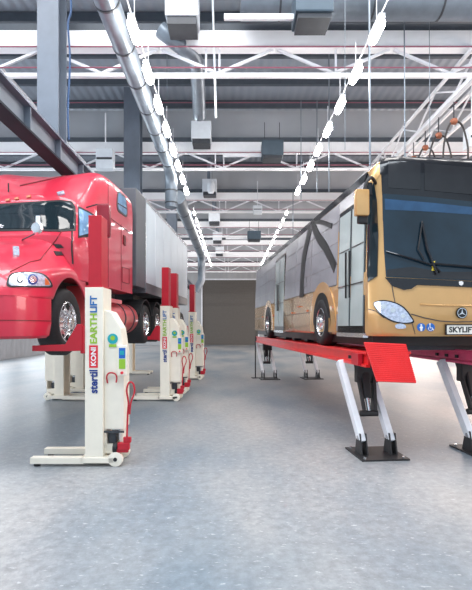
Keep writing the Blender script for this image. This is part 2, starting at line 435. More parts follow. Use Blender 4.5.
# heaters dark
def heater(px, py, Y, w, lab):
    p = W(px, py, Y); t = empty('unit_heater', p, 0, lab, 'heater', 'dark unit heaters')
    MB().b2(-w/2,w/2,-.3,.3,0,.5).build('casing', 'unitdark', t, bevel=.03)
    MB().b2(-w/2+.05,w/2-.05,-.25,.25,-.09,0).build('outlet', 'darkgrey', t)
    MB().b2(-w/2-1.3,-w/2,-.03,.03,.04,.14).build('arm', 'white', t)
    for sx in (-1,1): MB().bar((sx*w*.35,0,.5),(sx*w*.35,0,1.2), .02).build('hanger', 'darkgrey', t)
heater(312, 22, 8.45, .7, 'dark unit heater at the top edge right of centre')
heater(272, 158, 15.2, .72, 'dark unit heater hanging at the second truss')
heater(254, 240, 27, .8, 'small dark unit heater deep in the hall')
def wbox(px0, py0, px1, py1, Y, lab):
    a, b = W(px0,py1,Y), W(px1,py0,Y)
    t = empty('junction_box', ((a.x+b.x)/2, Y, a.z), 0, lab, 'box')
    w = b.x-a.x; h = b.z-a.z
    MB().b2(-w/2,w/2,-.15,.15,0,h).build('casing', 'unit', t, bevel=.02)
    MB().bar((0,0,h),(0,0,h+1.2), .03).build('hanger', 'white', t)
    MB().b2(-w/2+.03,w/2-.03,-.165,-.15,h*.45,h*.55).build('seam_strip', 'darkgrey', t)
wbox(97,150,114,170,14.6, 'pale square box hanging just above the red cab roof')
wbox(466,129,478,149,10.5, 'white box hanging at the right edge above the bus')
wbox(253,206,262,214,21.8, 'small white box in the middle on the third truss')

# hanging rods
rl = [(212,-25,216,118,10.0,.035,'slim pale conduit left of centre hanging from the roof edge'),(369,-25,370,166,8.8,.03,'thickest pale hanger rod right of centre, above the bus corner'),
      (329,52,329,192,12.5,.022,'white hanger rod beside the right lamp row'),(317,100,317,192,15,.022,'white hanger rod behind the right lamp row'),(404,-20,405,158,9.8,.02,'thin hanger rod above the bus destination screen'),
      (345,-20,345,150,9.0,.008,'wire thin hanger left of the thick rod'),(293,190,293,235,20,.025,'short white hanger rod over the bus roof middle'),(301,100,301,200,14,.018,'thin white rod between the two middle rods'),
      (167,48,167,100,11,.01,'wire thin hanger left of the left lamp row'),(429,-20,430,150,9.8,.01,'wire thin hanger above the windscreen')]
for a,b,c,d,Y,r,lab in rl:
    tag(MB().cyl(W(a,b,Y), W(c,d,Y), r*.7, n=8).build('hanger_rod', 'unit' if r > .03 else 'galv'), lab, 'rod', 'hanger rods')

# lamp rows
def make_lamp(e):
    t = empty('strip_lamp', (0,0,0), 0, '', 'lamp')
    MB().lathe([(-.28,.03),(-.26,.06),(-.21,.075),(.21,.075),(.26,.06),(.28,.03)], (0,0,0), 'y', 14).build('diffuser', 'lamp', t, smooth=True)
    MB().b2(-.05,.05,-.28,.28,.08,.13).build('housing', 'white', t)
    MB().bar((0,0,.13),(0,0,.62), .012).build('hanger', 'white', t)
    return t
lamp0 = None
for row, x in (('left', -1.60), ('right', 2.41)):
    rail = tag(MB().b2(x-.009, x+.009, 6.5, 16.8, 7.02, 7.04).build('lamp_rail', 'white'), 'thin white rail carrying the %s lamp row' % row, 'rail')
    rail = tag(MB().b2(x-.009, x+.009, 19, 37, 7.02, 7.04).build('lamp_rail', 'white'), 'far thin white rail carrying the distant %s lamp row' % row, 'rail')
    for k in range(8):
        y = 7.45+1.25*k
        t = make_lamp(0) if lamp0 is None else copy_tree(lamp0)
        if lamp0 is None: lamp0 = t
        t.location = (x, y, 6.88)
        tag(t, 'glowing white strip lamp, %s from the viewer in the near part of the %s row' % (['nearest','second','third','fourth','fifth','sixth','seventh','eighth'][k], row), 'lamp', 'strip lamps of the %s row' % row)
    for k in range(14):
        t = copy_tree(lamp0); t.location = (x, 19.6+1.25*k, 6.95); t.scale = (.62,.62,.62)
        tag(t, 'tiny glowing strip lamp in the distant part of the %s row' % row, 'lamp', 'distant lamps of the %s row' % row)

# festoon hoses at right
for k in range(4):
    Y = 10.2+.75*k; X = 5.05; z = 6.66
    t = empty('hose_loop', (X,Y,z), 0, ['black hose loop with orange coupling nearest the right edge','second black hose loop with orange coupling from the right edge','third black hose loop with orange coupling from the right edge','smallest black hose loop, farthest left above the bus screen'][k], 'hose', 'hose loops over the bus')
    MB().tube(cr([(-.25,0,-1.1),(-.22,0,-.5),(-.1,0,-.08),(.05,0,0),(.2,0,-.12),(.32,0,-.6),(.3,0,-1.1)], 6), .022, 8).build('hose', 'hose', t, smooth=True)
    MB().lathe([(-.07,.04),(-.04,.07),(.04,.075),(.07,.04)], (0,0,0), 'x', 12).build('coupling', 'copper', t, smooth=True)
    MB().bar((0,0,.05),(0,0,.44), .02).build('hanger', 'darkgrey', t)

# ------------------------------------------------------------ mobile column lifts
def pane_text(parent, ox, oy):
    fx = lambda z: basis((ox, oy, z), (0,0,1), (-1,0,0))
    zz = lambda y: CZ-(y-CY)/F*6.57
    text('maker_lettering', 'stertil', .15, fx(zz(380.5)), 'navy', parent, width=zz(369)-zz(392), height=.12, label='dark blue lettering')
    MB().b2(ox-.062, ox+.062, oy-.002, oy+.004, zz(367), zz(345)).build('red_plate', 'redprint', parent, label='red name plate')
    text('plate_lettering', 'KONI', .12, basis((ox, oy-.004, zz(356)), (0,0,1), (-1,0,0)), 'whiteprint', parent, width=zz(347)-zz(365), height=.075, label='white lettering')
    text('model_lettering', 'EARTH', .12, fx(zz(328.5)), 'green', parent, width=zz(314)-zz(343.5), height=.10, label='green lettering')
    text('model_lettering', 'LIFT', .12, fx(zz(304.5)), 'blue', parent, width=zz(296)-zz(312.5), height=.10, label='blue lettering')
def make_column():
    # local frame: x=0 mast left edge (truck side is -x), y=0 front face, z up
    t = empty('mobile_column_lift', (0,0,0), 0, '', 'vehicle lift')
    m = MB()
    m.b2(0,.26,0,.05,.06,2.57); m.b2(.21,.26,.05,.4,.06,2.57); m.b2(0,.26,.4,.45,.06,2.57)
    m.build('mast', 'cream', t, bevel=.006)
    MB().b2(.03,.22,.06,.38,2.2,3.62).build('extended_mast', 'liftred', t, bevel=.01, label='red telescopic mast')
    MB().b2(.0,.24,.03,.41,2.575,2.60).build('mast_collar', 'liftred', t)
    # housing
    poly = [(.26,2.25),(.36,2.22),(.50,1.98),(.55,1.60),(.55,.52),(.26,.52)]
    MB().prism(poly, lambda u,v,w: Vector((u,w,v)), .06, .40).build('housing', 'cream', t, bevel=.012)
    MB().b2(.26,.55,.05,.06,.47,.50).build('housing_trim', 'darkgrey', t)
    MB().b2(.26,.52,.10,.36,.16,.30).b2(.26,.29,.08,.38,.3,.52).b2(.49,.52,.08,.38,.3,.52).build('lower_frame', 'cream', t)
    MB().b2(.30,.42,.12,.3,.30,.46).build('pump_motor', 'darkgrey', t, bevel=.02)
    MB().cyl((.40,.04,.26),(.46,.04,.26), .07, n=16).build('hydraulic_valve', 'black', t)
    # control box
    cbx = MB().b2(.47,.60,.0,.06,1.30,1.74).build('control_box', 'cream', t, bevel=.012)
    MB().b2(.49,.58,-.006,0,1.55,1.70).build('display', 'signblue', cbx, label='blue display')
    MB().b2(.505,.565,-.009,-.006,1.60,1.66).build('display_field', 'teal', cbx)
    MB().b2(.49,.58,-.006,0,1.40,1.54).build('keypad', 'green', cbx, label='green keypad')
    MB().cyl((.535,-.03,1.345),(.535,0,1.345), .02, n=12).build('stop_button', 'redprint', cbx)
    # round eco badge
    MB().cyl((.385,.052,1.83),(.385,.06,1.83), .075, n=24).build('badge', 'teal', t)
    bd = MB().b2(.33,.44,.050,.052,1.71,1.75).build('badge_strip', 'green', t); MB().cyl((.385,.049,1.84),(.385,.051,1.84), .035, n=16).build('badge_centre', 'green', t)
    # red hook
    MB().tube(cr([(.31,.05,1.19),(.305,.03,1.28),(.33,.03,1.33),(.38,.03,1.34),(.43,.03,1.32),(.45,.03,1.27),(.44,.03,1.20)], 5), .011, 8).build('cable_hook', 'liftred', t, smooth=True)
    # pallet jack handle
    h = MB(); top = Vector((.65,.02,1.16)); bot = Vector((.57,.0,.36))
    h.tube(cr([(.60,.0,.36),(.615,.0,.75),(.625,.0,.92),(.60,.0,1.08),(.62,0,1.18),(.66,0,1.21),(.70,0,1.17),(.71,0,1.06),(.66,0,.92),(.64,0,.75)], 6), .014, 8)
    h.build('jack_handle', 'liftred', t, smooth=True)
    MB().b2(.47,.64,-.02,.06,.24,.34).b2(.55,.66,-.01,.05,.34,.42).b2(.44,.62,-.01,.05,.20,.25).build('jack_linkage', 'liftred', t, bevel=.01)
    # base
    MB().b2(-.06,.42,-.02,.55,.05,.13).build('base_frame', 'cream', t, bevel=.008)
    for y0 in (-.02,.47):
        lg = MB().b2(-.78,-.02,y0,y0+.12,.04,.13).build('base_leg', 'cream', t, bevel=.008)
        MB().cyl((-.70,y0+.06,0),(-.70,y0+.06,.045), .045, n=14).build('roller', 'black', lg)
    for y0 in (-.02,.42):
        w = MB().cyl((.44,y0,.105),(.44,y0+.07,.105), .105, n=24).build('wheel', 'cream', t, smooth=True, bevel=.008)
        MB().cyl((.44,y0-.008,.105),(.44,y0+.078,.105), .028, n=12).build('axle', 'black', w)
    # fork
    f = MB()
    f.b2(-.06,.0,-.02,.47,1.62,2.02)
    f.build('carriage', 'liftred', t, bevel=.01)
    for y0 in (-.04,.98):
        if y0 < 0:
            MB().prism([(-.03,1.66),(-.03,2.04),(-.10,2.04),(-.27,1.75),(-.74,1.735),(-.74,1.655),(-.2,1.655)], lambda u,v,w: Vector((u,w,v)), y0, y0+.08).build('fork_arm', 'liftred', t, bevel=.008)
        else:
            MB().b2(-.72,-.03,y0,y0+.08,1.62,1.72).build('fork_arm', 'liftred', t, bevel=.008)
    MB().b2(-.10,-.03,.47,1.02,1.66,1.76).build('fork_spreader', 'liftred', t, bevel=.008)
    pane_text(t, .125, -.004)
    return t
col = make_column()
spots = [(-2.095,6.45,0,'cream mobile column lift with red mast nearest the viewer, beside the truck front wheel'),
         (-1.915,12.15,0,'cream column lift at the first rear truck axle, tallest of the pair'),
         (-1.86,13.5,0,'cream column lift half hidden behind another at the rear truck axles'),
         (-1.62,17.1,0,'cream column lift farthest down the aisle by the trailer rear'),
         (-4.55,12.75,1,'cream column lift beyond the truck, its left edge seen under the front wheel'),
         (-4.45,14.1,1,'cream column lift beyond the truck, just left of the nearest mast'),
         (-4.15,19.5,1,'small cream column lift seen under the trailer left of the rear axle lifts')]
for i, (x, y, fl, lab) in enumerate(spots):
    t = col if i == 0 else copy_tree(col)
    t.location = (x,y,0); t.rotation_euler = (0,0,-.062 if i else 0)
    if fl: t.rotation_euler = (0,0,pi-.062)
    tag(t, lab, 'vehicle lift', 'mobile column lifts around the truck')

# ------------------------------------------------------------ wheels
def wheel(parent, c, r, w, side, name='wheel', holes=8, rimr=.62):
    # c is centre of outer face, side=+1 outer face toward +x, -1 toward -x
    s = side; t = MB(); R = r
    t.lathe([(0*s,R*rimr),(.012*s,R*.72),(.015*s,R*.86),(-.01*s,R*.95),(-.05*s,R),(-(w-.05)*s,R),(-w*s,R*.93),(-w*s,R*rimr),(-w*s*.6,R*rimr*.9),(-.1*s,R*rimr*.96),(0*s,R*rimr)], c, 'x', 44, cap=False)
    tt = t.build(name, 'tyre', parent, smooth=True)
    rm = MB(); rm.lathe([(-.01*s,R*rimr),(0,R*(rimr-.04)),(-.07*s,R*(rimr-.08)),(-.05*s,R*.42),(-.015*s,R*.26),(.035*s,R*.24),(.05*s,R*.14),(.07*s,R*.13),(.07*s,R*.02)], c, 'x', 40, cap=False)
    rm.build('rim', 'chrome', tt, smooth=True)
    hb = MB()
    for k in range(holes):
        a = 2*pi*(k+.5)/holes; p = Vector(c)+Vector((-.052*s, R*.47*math.cos(a), R*.47*math.sin(a)))
        hb.cyl(p-Vector((.012*s,0,0)), p+Vector((.010*s,0,0)), R*.08, n=12)
    hb.build('vent_holes', 'black', tt)
    nb = MB()
    for k in range(10):
        a = 2*pi*k/10; p = Vector(c)+Vector((-.01*s, R*.315*math.cos(a), R*.315*math.sin(a)))
        nb.cyl(p-Vector((.03*s,0,0)), p+Vector((.03*s,0,0)), R*.028, n=6)
    nb.build('wheel_nuts', 'chrome', tt)
    return tt

# ------------------------------------------------------------ bus
BR = math.atan(.0911)
bus = empty('city_bus', (2.13,7.0,0), BR, 'champagne gold city bus with black front screen raised on a red runway lift', 'bus')
BM = Matrix.Translation((2.13,7.0,0)) @ Matrix.Rotation(BR, 4, 'Z')
BW = 2.56; BL = 12.4
def bus_outline(inset, fr, depth=.4):
    pts = []
    n = 16
    # front bow from right to left
    for i in range(n+1):
        u = -1+2*i/n
        x = BW/2+u*(BW/2-inset); s = -(depth-fr)*(1-abs(u)**3.2)**.75
        pts.append((x, s))
    pts += [(BW-inset, 1.0), (BW-inset, BL-.2), (BW-inset-.12, BL-inset*.5), (inset+.12, BL-inset*.5), (inset, BL-.2), (inset, 1.0)]
    return pts
lev = [(1.86,.03,.04),(1.92,0,.0),(2.3,0,0),(2.75,.0,.02),(2.92,.01,.05),(3.6,.03,.11),(4.05,.05,.15),(4.35,.07,.17),(4.52,.12,.19),(4.62,.22,.26),(4.66,.38,.40)]
rings = []
for z, ins, fr in lev: rings.append([Vector((x,s,z)) for x,s in bus_outline(ins, min(fr,.38))])
body = MB().ring(rings[:8]).build('body', 'gold', bus, smooth=True, angle=40)
roof = MB().ring(rings[7:]).build('roof', 'gloss', bus, smooth=True, angle=40, label='black roof')
skin = Skin([body, roof], BM)
# side panels (x=0 side)
def ins_at(z):
    for i in range(len(lev)-1):
        if lev[i][0] <= z <= lev[i+1][0]:
            t = (z-lev[i][0])/(lev[i+1][0]-lev[i][0]); return lev[i][1]*(1-t)+lev[i+1][1]*t
    return 0
def side_panel(name, poly, m, off, parent=bus, label=None, th=.02, smooth=False):
    # poly in (s,z); follows the tumblehome of the side
    n = len(poly); o = [Vector((ins_at(z)-off, s, z)) for s, z in poly]; i_ = [Vector((ins_at(z)-off+th, s, z)) for s, z in poly]
    mb = MB(); mb.add(o+i_, [tuple(range(n)), tuple(range(2*n-1, n-1, -1))] + [(i,(i+1)%n,(i+1)%n+n,i+n) for i in range(n)])
    return mb.build(name, m, parent, label=label)
def rect(s0, s1, z0, z1): return [(s0,z0),(s1,z0),(s1,z1),(s0,z1)]
wz = 2.80
for a, b in ((1.5,3.35),(3.35,4.85),(4.85,6.2),(7.78,9.3),(9.3,10.8),(10.8,12.15)):
    for z0, z1 in ((wz,3.6),(3.6,4.34)):
        if z0 == wz:
            side_panel('side_window', rect(a+.012, b-.012, z0, z1+.002), 'smoke', .008)
        else:
            side_panel('upper_side_panel', rect(a+.012, b-.012, z0+.008, z1), 'smoke', .008)
side_panel('waist_seam', rect(1.5,12.2,wz-.015,wz), 'seam', .006)
side_panel('roof_edge', [(.3,4.35),(12.3,4.35),(12.3,4.52),(.3,4.52)], 'gloss', .012)
for zc_, in ((3.18,),(3.99,)):  # dark lines drawn for the grid reflected in the side glass
    side_panel('panel_line', rect(1.5,6.2,zc_,zc_+.012), 'seam', .010); side_panel('panel_line', rect(7.8,12.1,zc_,zc_+.012), 'seam', .010)
side_panel('skirt_seam', rect(3.4,6.2,2.33,2.342), 'seam', .006)
side_panel('skirt_seam', rect(7.8,12.1,2.33,2.342), 'seam', .006)
side_panel('rear_skirt_seam', rect(11.2,11.22,1.95,4.3), 'seam', .011)
def arch(c, r, zc, s0=0, s1=pi, n=20): return [(c+r*math.cos(a), zc+r*math.sin(a)) for a in [s0+(s1-s0)*i/n for i in range(n+1)]]
for cwx in (2.45, 8.9):
    side_panel('arch_panel', [(cwx+.92,1.9)]+arch(cwx, .92, 2.02)+[(cwx-.92,1.9)], 'gold', .014)
    side_panel('wheel_arch', [(cwx+.60,1.87)]+arch(cwx, .60, 2.12)+[(cwx-.60,1.87)], 'black', .02)
    wheel(bus, (-.035, cwx, 2.10), .49, .32, -1)
    wheel(bus, (BW+.035, cwx, 2.10), .49, .32, 1)
# wavy dark bands: reflections on the bus side built as solid strips
def band(pts, w0, w1, m='chassis'):
    P = cr([(s,z,0) for s,z in pts], 6); n = len(P); L = []; R = []
    for i, p in enumerate(P):
        d = (P[min(i+1,n-1)]-P[max(i-1,0)]).normalized(); q = Vector((-d.y,d.x,0)); w = w0+(w1-w0)*i/(n-1)
        L.append(p+q*w/2); R.append(p-q*w/2)
    o = []; k = []
    for A, st in ((L,o),(R,k)):
        for p in A: st.append(p)
    mb = MB(); V = []
    for A in (L,R):
        for p in A: V.append(Vector((ins_at(p.y)-.018, p.x, p.y)))
    for A in (L,R):
        for p in A: V.append(Vector((ins_at(p.y)-.004, p.x, p.y)))
    fs = []
    for i in range(n-1):
        fs += [(i,i+1,n+i+1,n+i), (2*n+i,3*n+i,3*n+i+1,2*n+i+1), (i,2*n+i,2*n+i+1,i+1), (n+i,n+i+1,3*n+i+1,3*n+i)]
    mb.add(V, fs + [(0,n,3*n,2*n),(n-1,2*n-1+0,4*n-1,3*n-1)])
    return mb.build('side_stripe', m, bus)
def SZ(px, py):
    s = (958.5-7*(px-CX))/(.9959*(px-CX)+41.0); Y = 7+.9959*s
    return (s, CZ+(CY-py)/F*Y)
band([SZ(309,223),SZ(306,238),SZ(303,258),SZ(302,275),SZ(302,297)], .30, .42)
band([SZ(310,223),SZ(316,236),SZ(324,247),SZ(330,258),SZ(335,268)], .22, .22)
band([SZ(309,223),SZ(318,222),SZ(330,226)], .10, .10)
# doors
def bus_door(s0, s1, z1, name='passenger_door'):
    d = side_panel(name, rect(s0, s1, 1.9, z1), 'gloss', .022)
    m = (s0+s1)/2
    for a, b in ((s0+.06, m-.05), (m+.05, s1-.06)):
        side_panel('door_glass', rect(a, b, 2.02, z1-.08), 'dglass', .028, d)
        side_panel('glass_line', rect(a, b, 3.35, 3.362), 'seam', .031, d)
        side_panel('glass_line', rect(a, b, 2.72, 2.73), 'seam', .031, d)
    mb = MB(); mb.bar((-.05, m-.09, 2.5), (-.05, m-.09, 3.3), .025); mb.bar((-.05, m+.09, 2.5), (-.05, m+.09, 3.3), .025)
    mb.build('grab_rail', 'black', d)
    return d
side_panel('upper_side_panel', rect(.15,1.49,4.12,4.345), 'smoke', .008); side_panel('upper_side_panel', rect(6.21,7.77,4.18,4.345), 'smoke', .008)
side_panel('door_pillar', rect(1.43,1.50,1.92,4.12), 'smoke', .008)
bus_door(.12, 1.42, 4.10); bus_door(6.28, 7.72, 4.16)
MB().b2(-.03,.05, .12,1.42, 1.83,1.9).build('door_step', 'chrome', bus); MB().b2(-.03,.05, 6.28,7.7, 1.83,1.9).build('door_step', 'chrome', bus)
MB().b2(-.03,0, 4.35,4.55, 2.5,2.53).build('side_marker', 'amber', bus)
for s_ in (1.65,3.6,5.2,8.0,10.2): MB().b2(-.02,.01, s_,s_+.07, 2.36,2.40).build('side_marker', 'amber', bus)
side_panel('fuel_flap', rect(3.7,3.95,2.95,3.2), 'seam', .012); side_panel('fuel_flap_cover', rect(3.72,3.93,2.97,3.18), 'smoke', .016)
# front panels
skin.patch('destination_screen', [(380.5,160),(386,157.5),(400,157.5),(430,160),(472,164),(520,171),(520,209),(472,203),(430,198.5),(400,196),(382.3,195)], 'gloss', bus, off=.012)
skin.patch('front_pillar_cap', [(368,172),(371,165),(379.5,161),(380,175),(374,183)], 'gold', bus, off=.012)
skin.patch('screen_field', [(388,162),(420,163),(420,190),(388,188)], 'panel', bus, off=.018)
skin.patch('screen_field', [(424,163.5),(472,168),(518,175),(518,200),(472,195),(424,190.5)], 'panel', bus, off=.018)
skin.patch('windscreen', [(382.5,194),(400,195),(430,197.5),(472,202),(519,209),(519,278),(472,281),(440,279.5),(410,278),(386,277),(384,250),(383,220)], 'bglass', bus, off=.014, step=3)
skin.patch('lower_screen_band', [(385,277.6),(410,278.6),(440,280),(472,281.6),(519,279),(519,290),(472,287.5),(417,285),(411,289),(404,290),(392,286)], 'gloss', bus, off=.018)
skin.patch('quarter_window', [(368,196),(374,182),(377,200),(378.5,235),(377.5,276),(368,282)], 'glass', bus, off=.016)
skin.patch('headlight', [(374.5,304),(379,301.5),(387,301.5),(396,304),(404,309),(410,317),(412,321.5),(402,322.5),(391,319.5),(381,313)], 'lens', bus, off=.016, step=1.5, smoothpoly=True, label='clear almond shaped headlight')
skin.patch('headlight_rim', [(373.5,304),(379,300.5),(387,300.3),(397,303),(405,308),(411.5,316.5),(413.5,322.8),(402,323.8),(390,320.8),(380,314)], 'gloss', bus, off=.010, step=1.5, smoothpoly=True)
for px_, py_, r_ in ((384,306.5,2.6),(393,310,2.8),(403,316,2.4)):
    skin.patch('lamp_bowl', [(px_+r_*math.cos(a), py_+r_*math.sin(a)) for a in [2*pi*k/12 for k in range(12)]], 'chrome', bus, off=.022, step=1.2)
skin.patch('fog_light', [(395.5,325),(400,323.6),(405,325),(405.5,328),(400,328.8),(396,328)], 'lens', bus, off=.012, step=1.5, smoothpoly=True)
skin.line('front_seam', [(392,286),(393.5,295),(395,302)], 'seam', bus)
skin.line('front_seam', [(368,309),(376,311),(384,318)], 'seam', bus)
skin.line('front_seam', [(411,314),(425,318),(440,321),(455,322),(472,321.5),(500,320)], 'seam', bus, w=.015)
skin.line('front_seam', [(412,323),(414,330),(415,334)], 'seam', bus)
skin.line('front_crease', [(420,304.5),(440,305.5),(472,306),(500,305)], 'gold', bus, w=.03, off=0)
for px_ in (421,430.4):
    dsc = skin.patch('round_sign', [(px_+4.1*math.cos(a), 327.3+4.1*math.sin(a)) for a in [2*pi*k/20 for k in range(20)]], 'signblue', bus, off=.010, step=1.5, label='blue round access sign')
    pa = dsc
    if px_ < 425:
        skin.patch('person_pictogram', [(420.2,326.2),(419,328),(419.8,328),(420.2,331),(421.8,331),(422.2,328),(423,328),(421.8,326.2)], 'whiteprint', pa, off=.014, step=1)
        skin.patch('pictogram_head', [(421+.9*math.cos(a), 325+.9*math.sin(a)) for a in [2*pi*k/8 for k in range(8)]], 'whiteprint', pa, off=.014, step=1)
    else:
        skin.line('wheelchair_pictogram', [(429.6,324.8),(429.8,328),(432.2,328),(433,330.3)], 'whiteprint', pa, w=.012, off=.013)
        skin.line('wheelchair_ring', [(430+2*math.cos(a), 328.6+2*math.sin(a)) for a in [(-2.6-k*.5) for k in range(8)]], 'whiteprint', pa, w=.008, off=.013)
        skin.patch('pictogram_head', [(429.6+.8*math.cos(a), 324+.8*math.sin(a)) for a in [2*pi*k/8 for k in range(8)]], 'whiteprint', pa, off=.014, step=1)
h = skin.hit(461, 313)
def front_frame(px, py, off):
    p, nn = skin.hit(px, py); zax = Vector((nn.x, nn.y, 0)).normalized(); xax = Vector((0,0,1)).cross(zax); return basis(p+nn*off, xax, (0,0,1)), p+nn*off, xax
mt, p, xa = front_frame(461, 313, .015)
bad = MB()
def disc(mb, mt, r, z0, z1, n=28):
    return mb.ring([[mt @ Vector((r*math.cos(2*pi*k/n), r*math.sin(2*pi*k/n), z)) for k in range(n)] for z in (z0,z1)])
badge = disc(MB(), mt, .085, -.01, .01).build('front_badge', 'gloss', bus)
st = MB()
for k in range(3):
    a = pi/2+k*2*pi/3; q = [(.012*math.cos(a+pi/3), .012*math.sin(a+pi/3)), (.066*math.cos(a), .066*math.sin(a)), (.012*math.cos(a-pi/3), .012*math.sin(a-pi/3)), (0,0)]
    st.ring([[mt @ Vector((u,v,z)) for u,v in q] for z in (.010,.016)])
nr = 28
for k in range(nr):
    a, b = 2*pi*k/nr, 2*pi*(k+1)/nr
    st.ring([[mt @ Vector((r*math.cos(t), r*math.sin(t), z)) for r,t in ((.066,a),(.074,a),(.074,b),(.066,b))] for z in (.010,.016)])
st.build('three_point_star', 'chrome', badge)
mt2, p2, xa2 = front_frame(461.5, 329.6, .02)
pl = MB(); pl.ring([[mt2 @ Vector((u,v,z)) for u,v in ((-.25,-.07),(.25,-.07),(.25,.07),(-.25,.07))] for z in (-.02,.004)])
plate = pl.build('number_plate', 'platew', bus, label='white number plate')
pf = MB()
for a in ((-.262,.262,.066,.080),(-.262,.262,-.080,-.066),(-.262,-.248,-.08,.08),(.248,.262,-.08,.08)):
    pf.ring([[mt2 @ Vector((u,v,z)) for u,v in ((a[0],a[2]),(a[1],a[2]),(a[1],a[3]),(a[0],a[3]))] for z in (-.02,.012)])
pf.build('plate_frame', 'gloss', plate)
text('plate_lettering', 'SKYLIFT', .1, mt2 @ Matrix.Translation((0,0,.005)), 'black', plate, width=.42, height=.085)
mt3, _, _ = front_frame(460, 283.5, .026)
disc(MB(), mt3, .032, -.01, .008).build('screen_badge', 'whiteprint', bus)
# wipers
def wiper(pts, w=.02):
    path = []
    for i in range(len(pts)-1):
        for j in range(8):
            a = Vector(pts[i]).lerp(Vector(pts[i+1]), j/8); hh = skin.hit(a.x, a.y)
            if hh: path.append(hh[0]+hh[1]*.045)
    return MB().tube(path, w/2, 8)
wp = wiper([(421,224),(426,250),(433,268),(436,276)], .034).build('wiper', 'gloss', bus, smooth=True)
wiper([(421,222),(417,250),(424,262)], .02).build('wiper_blade', 'black', wp)
wp = wiper([(386,252),(410,259),(432,266),(440,274)], .030).build('wiper', 'gloss', bus, smooth=True)
wp = wiper([(430,264),(460,267),(500,270)], .034).build('wiper', 'gloss', bus, smooth=True)
skin.patch('sun_blind', [(384.5,199),(400,200.5),(430,203),(472,207.5),(518,214),(518,222),(472,215),(430,212),(400,210.5),(385,210)], 'blind', bus, off=.0165)  # light on the upper windscreen laid on as a blue strip
skin.patch('yellow_handrail', [(432,262),(434.5,261),(434,271),(431,271)], 'yellow', bus, off=.02, step=1.5)
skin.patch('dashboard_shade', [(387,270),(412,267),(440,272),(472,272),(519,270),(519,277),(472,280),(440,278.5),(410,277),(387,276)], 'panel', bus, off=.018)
# bus mirror
mr = MB(); a = W(361.5,203,6.75)
loc = BM.inverted() @ a
mir = MB().box(loc, (.21,.13,.40)).build('side_mirror', 'gold', bus, bevel=.035, smooth=True)
MB().tube(cr([loc+Vector((.05,.02,.2)), loc+Vector((.1,.03,.34)), loc+Vector((.2,.1,.42)), loc+Vector((.32,.22,.36))], 5), .025, 8).build('mirror_arm', 'black', mir, smooth=True)
MB().box(loc+Vector((.02,.02,-.25)), (.15,.1,.12)).build('lower_mirror', 'black', mir, bevel=.03)
MB().box(loc+Vector((.17,.14,.25)), (.09,.09,.20)).build('mirror_hinge', 'gloss', mir, bevel=.02)
# underbody
MB().b2(.12,BW-.12,.1,12.2,1.70,1.88).build('underbody', 'chassis', bus)
for s_ in (.3,3.4,4.6,6.0,7.2,10.0,11.2): MB().b2(.25,BW-.25,s_,s_+.25,1.62,1.72).build('cross_member', 'darkgrey', bus)
MB().b2(.35,.9,4.0,5.6,1.64,1.8).build('air_tank', 'chassis', bus)
# roof pod
MB().b2(.5,BW-.5,3,9,4.66,4.86).build('roof_pod', 'darkgrey', bus, bevel=.05)

# ------------------------------------------------------------ runway lift
AX = Vector((-math.sin(BR), math.cos(BR), 0)); LX = Vector((math.cos(BR), math.sin(BR), 0))
rw = empty('runway_lift', (2.28,7.07,0), BR, 'red runway lift with white legs carrying the gold bus', 'vehicle lift')
def runway(x, mside, y0=-.45, y1=10.65):
    m = MB().b2(x-.30,x+.30,y0,y1,1.57,1.61)
    m.b2(x-.02,x+.02,y0+.1,y1,1.45,1.57)
    r = m.build('runway_deck', 'runred', rw)
    for s_, mm in ((-1, mside), (1, 'runred')):
        MB().b2(x+s_*.295-.015,x+s_*.295+.015,y0,y1,1.405,1.63).build('side_rail', mm, r)
        MB().b2(x+s_*.325-.025,x+s_*.325+.025,y0,y1,1.405,1.45).build('lower_lip', mm, r, bevel=.006)
        MB().b2(x+s_*.325-.02,x+s_*.325+.02,y0,y1,1.595,1.635).build('upper_lip', mm, r, bevel=.006)
    return r
GA = 1.80
r1 = runway(0, 'runred'); r2 = runway(GA, 'magenta')
for k in range(3):
    MB().b2(-.335,-.30,.05+k*.11,.11+k*.11,1.49,1.54).build('rail_slot', 'black', r1)
    MB().b2(GA-.335,GA-.30,.2+k*.3,.27+k*.3,1.49,1.54).build('rail_slot', 'black', r2)
MB().b2(-.4,-.33,-.28,.0,1.42,1.60).build('end_bracket', 'liftred', r1)
# ramp flap
wi = (Matrix.Translation((2.28,7.07,0)) @ Matrix.Rotation(BR,4,'Z')).inverted()
def flap(cs, parent, m='runred'):
    P = [wi @ c for c in cs]; nn = (P[1]-P[0]).cross(P[3]-P[0]).normalized()
    f = MB().ring([P, [p+nn*.025 for p in P]]).build('ramp_flap', m, parent, bevel=.004)
    for i in range(1,20):
        a = P[0].lerp(P[3], i/20); b = P[1].lerp(P[2], i/20); q = nn*-.004
        MB().bar(a+q, b+q, .008, .009).build('tread_rib', 'runred', f)
    return f
fc = [W(364,342,6.62), W(406,344,6.66), W(416.5,382.5,6.30), W(377,381,6.26)]
flap(fc, r1)
sh = LX*GA
flap([c+sh for c in fc], r2)
